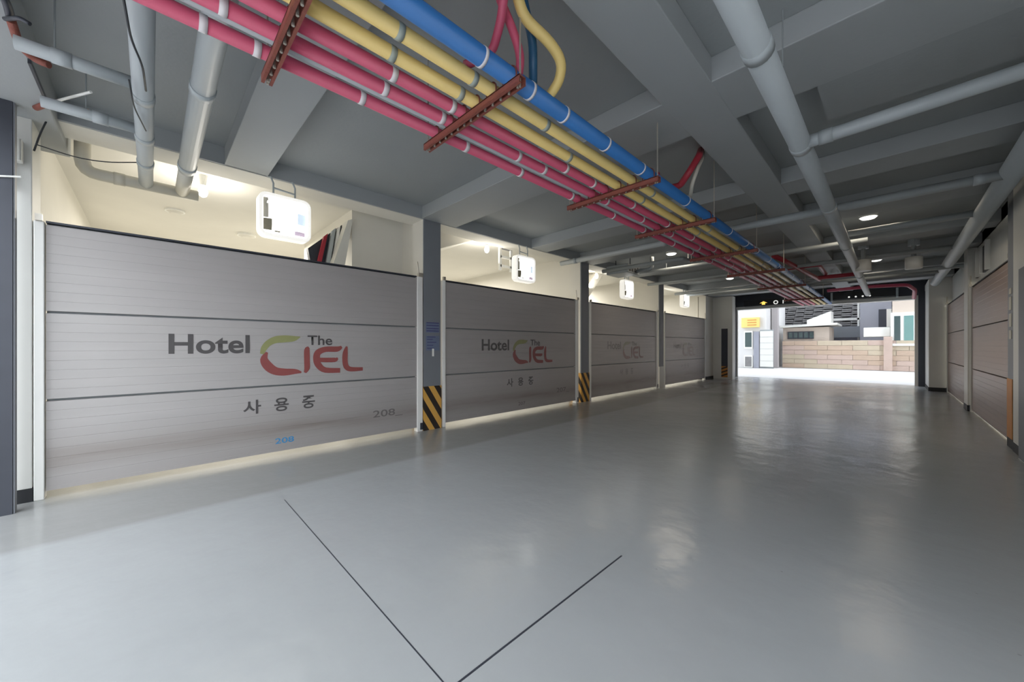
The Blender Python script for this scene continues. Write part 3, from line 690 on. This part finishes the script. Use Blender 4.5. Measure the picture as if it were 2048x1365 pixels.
for p, l in (((-3.82, -0.45), 'thin threaded rod holding the first grey pipe stub'), ((-4.6, -0.38), 'thin threaded rod holding the second grey pipe stub'),
             ((-4.0, 9.4), 'thin rod holding the grey cross pipe over the third left door'), ((-3.0, 11.2), 'thin rod holding the cross pipe halfway to the far gate'), ((-3.5, 13.3), 'thin rod holding the pale cross pipe near the far gate'), ((-3.4, 14.3), 'thin rod holding the thin dark cross pipe nearest the far gate'),
             ((-2.3, 6.75), 'thin rod holding the long grey cross pipe'), ((-0.52, 3.1), 'thin rod holding the thick grey drain pipe')):
    o = T([(p[0], p[1], 3.32), (p[0], p[1], ZS)], 0.005, seg=6).build('hanger_rod', M['gpipe2'], origin=(p[0], p[1], 3.32)); tag(o, l, 'rod')
# rusty fittings and cables in the near left corner
def fitting(nm, pts, r, m, l):
    o = T(pts, r, seg=10, bend=0.04).build(nm, m, smooth=True, origin=tuple(pts[0])); tag(o, l, 'pipe fitting')
fitting('rusty_elbow', [q(22, 40, 3.4), q(35, 80, 3.38), q(45, 98, 3.36), q(72, 120, 3.34), q(98, 130, 3.32)], 0.022, M['rust'], 'rusty red elbow under the lintel at the top left corner')
fitting('black_pipe', [q(-5, -30, 3.42), q(15, 10, 3.42), q(28, 60, 3.41)], 0.02, M['dark'], 'dark pipe end at the top left corner of the ceiling')
fitting('dark_coil', [q(10, 38, 3.40), q(40, 36, 3.36), q(60, 48, 3.34)], 0.012, M['dark'], 'dark bent tube over the rusty elbow')
fitting('red_valve', [q(72, 216, 3.43), q(100, 206, 3.42)], 0.022, M['rust'], 'small red valve at the corner above the first door frame')
fitting('white_steel_arm', [q(98, 206, 3.42), q(182, 184, 3.42)], 0.010, M['railw'], 'thin white arm sticking out of the red valve')
fitting('brown_fitting', [q(175, 222, 3.34), q(195, 238, 3.34)], 0.018, M['orange'], 'small orange-brown fitting on the second pipe stub')
p, q_ = onY(62, 128, -0.60), onY(98, 205, -0.60)
tag(B(p.x, q_.x, -0.615, -0.60, q_.z, p.z).build('lintel_shade_sheet', M['dark'], origin=(p.x, -0.60, q_.z)), 'dark sheet standing in for the shaded lintel face between the two grey pipe stubs', 'plate')  # added sheet: shade of the lintel's inner face put into its colour
def cable(pts, r, l, m=None):
    o = T(pts, r, seg=6, bend=0.1).build('cable', m or M['wire'], smooth=True, origin=tuple(pts[0])); tag(o, l, 'cable')
cable([q(244, -20, 3.18), q(262, 80, 3.17), q(285, 130, 3.14), q(292, 182, 3.17)], 0.006, 'black cable wound round the left transverse pipe')
cable([q(258, 160, 3.2), q(268, 215, 3.2), q(292, 262, 3.18)], 0.005, 'black cable hanging below the first pipe joint')
cable([onX(95, 238, -5.36), onX(80, 268, -5.36), onX(68, 302, -5.36)], 0.007, 'dark cable dropping from the red valve to the junction box')
cable([onX(75, 290, -5.35), onX(150, 315, -5.35), onX(210, 325, -5.35), onX(280, 325, -5.35)], 0.005, 'thin cable sagging across the first bay opening')
cable([onX(30, 215, -5.3), onX(70, 222, -5.3), onX(110, 228, -5.3)], 0.010, 'dark cable along the lintel corner')
jb = empty('junction_box', (XL+0.05, -0.86, 3.12), 'pale junction box at the top of the near left column', 'box')
B(XL+0.0, XL+0.09, -0.93, -0.81, 3.02, 3.22).build('box_body', M['railw'], jb, bevel=0.01)
B(XL+0.09, XL+0.095, -0.92, -0.82, 3.03, 3.21).build('box_lid', M['white'], jb)
T([(XL+0.04, -0.87, 3.02), (XL+0.04, -0.87, 2.8)], 0.015, seg=8).build('conduit', M['gpipe'], jb)
# dark gate track at the near left edge
gt = empty('gate_track', (-5.15, -0.93, 0), 'dark steel gate track standing at the left edge of the picture', 'gate track')
B(-5.2, -5.11, -0.90, -0.825, 0, 3.44).build('track_post', M['dark'], gt)
B(-5.19, -5.12, -0.824, -0.815, 0, 3.44).build('track_lip', M['column'], gt)
o = T([onX(-10, 352, -5.1), onX(42, 354, -5.1)], 0.008, seg=8).build('white_rod', M['railw'], origin=tuple(onX(-10, 352, -5.1))); tag(o, 'thin white rod sticking out from the left edge over the gate track', 'rod')

# ================================================================== FAR END CLUTTER
free_pipe('sprinkler_pipe', M['dred'], [q(1548, 512, 3.4), q(1575, 525, 3.36), q(1612, 545, 3.3), q(1640, 560, 3.25)], 0.05, 'dark red sprinkler pipe beside the blue pipe toward the far gate', 0.1)
free_pipe('sprinkler_pipe', M['dred'], [(-1.35, 12.7, 3.22), (-0.62, 12.7, 3.22)], 0.05, 'short bright red sprinkler pipe reaching the end of the thick grey pipe', 0.1)
free_pipe('sprinkler_pipe', M['dred'], [(-1.9, 11.4, 3.34), (-1.2, 11.4, 3.34), (-1.2, 12.7, 3.3)], 0.04, 'bent red sprinkler pipe in the beam pocket near the far gate', 0.1)
free_pipe('sprinkler_pipe', M['red'], [q(1655, 582, 3.2), (-0.45, 15.5, 3.2), q(1815, 570, 3.2), q(1830, 580, 3.1), q(1828, 596, 2.95)], 0.05, 'magenta sprinkler pipe crossing above the far gate header', 0.15)
for x, y, l in ((-0.42, 11.0, 'white cylindrical ceiling unit beside the thick drain pipe at the far end'), (0.33, 11.4, 'white cylindrical ceiling unit close to the right-hand pipe at the far end')):
    r = empty('ceiling_unit', (x, y, 3.1), l, 'ceiling unit', 'white cylindrical ceiling units')
    T([(x, y, 3.02), (x, y, 3.26)], 0.13, seg=16).build('housing', M['white'], r, smooth=True)
    T([(x, y, 3.26), (x, y, 3.5)], 0.04, seg=10).build('stem', M['gpipe2'], r)
    T([(x, y, 3.5), (x, y, 3.71)], 0.09, seg=10).build('mount', M['gpipe'], r)
un = empty('fan_unit', (-4.7, 8.7, 3.3), 'dark grey-green fan unit under the ceiling by the second striped column', 'fan unit')
B(-5.1, -4.5, 8.35, 8.95, 3.22, 3.44).build('casing', M['gpipe2'], un, bevel=0.02)
for k in range(4): B(-4.5, -4.49, 8.42+k*0.13, 8.49+k*0.13, 3.26, 3.40).build('grille_slot', M['black'], un)
for x_ in (-5.0, -4.6): T([(x_, 8.65, 3.44), (x_, 8.65, ZS)], 0.01, seg=6).build('hanger', M['dark'], un)
T([(-4.5, 8.8, 3.3), (-4.1, 8.8, 3.3), (-4.1, 8.8, 3.6)], 0.045, seg=12, bend=0.1).build('duct', M['gpipe2'], un, smooth=True)
wb = empty('white_bracket', (-6.0, 5.35, 3.1), 'white open bracket frame just left of the second sign box', 'bracket')
p1, p2 = onX(1000, 505, -5.9), onX(1022, 545, -5.9)
for y_ in (p1.y, p2.y): B(-5.92, -5.88, y_-0.03, y_+0.03, p2.z, p1.z+0.1).build('upright', M['railw'], wb)
for z_ in (p2.z+0.1, p2.z+0.3): B(-5.92, -5.88, p1.y, p2.y, z_-0.025, z_+0.025).build('cross_bar', M['railw'], wb)
B(-5.95, -5.85, p1.y+0.05, p2.y, p1.z+0.09, p1.z+0.14).build('dark_cap', M['dark'], wb)
# sign above the gate with arrow and ring
sg = empty('gate_sign', (-3.4, YF-0.55, 3.27), 'long black sign over the far gate with a yellow arrow and white ring', 'sign')
B(-4.6, -2.0, YF-0.62, YF-0.3, 3.17, 3.42).build('sign_case', M['black'], sg)
ys = YF-0.625
MB().add([(-4.0, ys, 3.27), (-3.86, ys, 3.35), (-3.72, ys, 3.27), (-3.80, ys, 3.27), (-3.80, ys, 3.2), (-3.92, ys, 3.2), (-3.92, ys, 3.27)], [(0, 6, 3, 2, 1), (6, 5, 4, 3)]).build('arrow', M['ledy'], sg)
rg = MB(); vs = []; fs = []
for i in range(16):
    a = 2*PI*i/16
    vs += [(-3.42+0.085*math.cos(a), ys, 3.27+0.085*math.sin(a)), (-3.42+0.05*math.cos(a), ys, 3.27+0.05*math.sin(a))]
for i in range(16): j = (i+1) % 16; fs.append((2*i, 2*j, 2*j+1, 2*i+1))
rg.add(vs, fs).build('ring', M['ledw'], sg)
B(-3.18, -3.15, ys-0.001, ys, 3.2, 3.34).build('bar', M['ledw'], sg)
gm = empty('gate_motor_box', (-0.7, YF-0.5, 3.3), 'black box over the far gate with a row of four small lamps', 'box')
B(-1.6, 0.1, YF-0.6, YF-0.3, 3.2, 3.46).build('box_body', M['black'], gm)
for i in range(4): T([(-1.12+i*0.19, YF-0.61, 3.27), (-1.12+i*0.19, YF-0.60, 3.27)], 0.03, seg=10).build('indicator', M['ledw'], gm)
for x in (-1.65, 0.12): B(x, x+0.06, YF-0.64, YF-0.4, 3.16, 3.48).build('end_bracket', M['gpipe'], gm)

# ================================================================== STREET BEYOND THE GATE
# low tan wall of long blocks
gw = empty('garden_wall', (-2, 30, 0), 'low tan block wall across the street beyond the far gate', 'wall')
bl = [mat('tan_block', (0.50, 0.38, 0.29), 0.85, noise=0.12, nscale=2), mat('buff_block', (0.52, 0.44, 0.33), 0.85, noise=0.12, nscale=2), mat('pink_block', (0.52, 0.40, 0.34), 0.85, noise=0.12, nscale=2)]
for r in range(6):
    x = -5.05 - (0.5 if r % 2 else 0)
    while x < 5:
        x2 = min(x+1.15, 5.2)
        d_ = random.uniform(0, 0.02)
        B(max(x, -5.05)+0.008, x2-0.008, 30-d_, 30.25, r*0.29+0.008, r*0.29+0.282).build('block', bl[(r*5+int(x*3)) % 3], gw)
        x = x2
B(-5.05, 5.2, 30.03, 30.22, 0, 1.75).build('core', M['beige'], gw)
pp = struct(B(-0.30, 0.05, 29.85, 30.3, 0, 1.95), 'wall_pier', bl[2])
# shed with louvre window and white roof
sh = empty('shed', (-3.9, 31, 0), 'low beige shed with a dark louvred window and white sloping roof', 'shed')
B(-5.05, -2.7, 30.3, 33, 1.0, 2.62).build('wall', M['beige'], sh)
fr = B(-4.80, -3.45, 30.24, 30.3, 1.88, 2.36).build('window_frame', M['dark'], sh)
for i in range(5): B(-4.74+i*0.27, -4.54+i*0.27, 30.22, 30.25, 1.95, 2.3).build('window_pane', M['glass'], fr)
MB().prism([(-5.2, 2.62), (-2.3, 2.72), (-2.3, 2.84), (-5.2, 2.76)], 'y', 29.9, 33.2).build('roof_edge', M['white'], sh)
MB().prism([(-3.95, 2.78), (-2.72, 2.78), (-2.72, 3.68), (-3.95, 3.15)], 'y', 31.5, 33.0).build('gable', M['white'], sh)
# white gate pillar
tag(B(-5.50, -5.15, 29.2, 29.6, 0, 6).build('gate_pillar', M['pink'], bevel=0.02), 'tall pale pillar between the white shutter and the tan wall', 'pillar')
# white shop at the left with shutter, window, yellow sign
sp = empty('shop_building', (-7, 28, 0), 'white shop building with shutter and yellow sign left of the pillar', 'building')
B(-9, -5.55, 28.0, 34, 0, 6).build('wall', M['plaster'], sp)
sx = lambda px, y=27.9: onY(px, 700, y).x
for k in range(6): B(sx(1520), sx(1546), 27.9, 27.98, k*0.38+0.1, k*0.38+0.465).build('shutter_slat', M['white'], sp)
B(sx(1520)-0.02, sx(1546)+0.02, 27.97, 28.0, 0.0, 2.45).build('shutter_gap', M['gpipe2'], sp)
wf = B(sx(1488), sx(1505), 27.92, 28.0, 1.25, 2.4).build('window_frame', M['railw'], sp)
B(sx(1490), sx(1503), 27.9, 27.92, 1.35, 2.3).build('window_pane', M['glass'], wf)
wf = B(sx(1488), sx(1505), 27.92, 28.0, 0.02, 0.8).build('lower_window_frame', M['railw'], sp)
B(sx(1490), sx(1503), 27.9, 27.92, 0.08, 0.72).build('window_pane', M['tile'], wf)
B(sx(1507), sx(1518), 27.9, 28.0, 0.0, 2.35).build('door', M['bluegrey'], sp)
ysn = B(sx(1484), sx(1519), 27.75, 28.0, 2.62, 3.25).build('yellow_sign', M['ysign'], sp)
for k in range(3): B(sx(1496), sx(1514), 27.74, 27.75, 2.74+k*0.16, 2.80+k*0.16).build('sign_print', M['orange'], ysn)
# grey tiled roofs and blue-grey houses behind
h1 = empty('tiled_house', (-1.5, 36, 0), 'dark grey tiled house roof seen over the shed and the tan wall', 'house')
B(-7, 1.8, 36.4, 42, 0, 3.0).build('wall', M['bluegrey'], h1)
for k in range(13):
    y = 34.42+k*0.2; z = 2.66+k*0.17
    for j in range(16):
        B(-6.8+j*0.54, -6.8+j*0.54+0.50, y, y+0.24, z+0.03*((j+k) % 2), z+0.08+0.03*((j+k) % 2)).build('roof_tile', M['tile'], h1)
MB().prism([(34.6, 2.6), (37.3, 4.9), (42, 4.9), (42, 2.6)], 'x', -6.8, 1.8).build('roof', M['tile'], h1)
B(-1.6, -1.5, 34.2, 34.3, 0, 5).build('downpipe', M['white'], h1); B(-3.4, 1.3, 34.2, 34.26, 3.2, 3.32).build('gutter', M['white'], h1)
B(-3.2, -0.6, 33.8, 34.6, 2.0, 2.75).build('lattice_wall', M['column'], h1)
h2 = empty('blue_grey_house', (0, 36, 0), 'blue-grey house wall with a white door panel behind the awning', 'house')
B(-1.4, 0.02, 32.6, 34, 0, 6).build('wall', M['bluegrey'], h2)
B(-0.55, -0.2, 32.5, 32.6, 2.6, 3.7).build('dark_panel', M['dark'], h2)
B(-0.2, 0.02, 32.5, 32.6, 2.6, 3.7).build('white_panel', M['white'], h2)
aw = tag(B(-1.15, -0.02, 30.35, 31.0, 1.95, 2.5).build('awning_box', M['white'], bevel=0.03), 'white box-like awning above the tan wall near the far gate right side', 'awning')
h3 = empty('window_house', (2.5, 30, 0), 'beige house at the right with a white framed window over brick', 'house')
B(0.05, 6, 30.3, 32.5, 0, 7).build('wall', M['beige'], h3)
wf = B(-0.02, 0.95, 30.02, 30.3, 1.5, 3.3).build('window_frame', M['railw'], h3)
B(0.12, 0.36, 29.98, 30.02, 1.72, 3.1).build('window_pane', M['glass'], wf); B(0.5, 0.86, 29.98, 30.02, 1.72, 3.1).build('window_pane', M['teal'], wf)
B(-0.1, 1.5, 29.9, 30.3, 1.42, 1.55).build('window_sill', M['white'], h3)
bk = empty('tall_sky_blocker', (-3, 46, 0), 'tall grey block behind the tiled roofs, added to shade the street', 'building')  # added tall behind the houses, to keep sky light off the street
B(-30, 24, 44, 50, 0, 30).build('wall', M['bluegrey'], bk)
for i in range(10):
    for j in range(3):
        wn = B(-15+i*2.7, -13.8+i*2.7, 43.95, 44, 4.5+j*2.8, 5.8+j*2.8).build('window', M['glass'], bk)
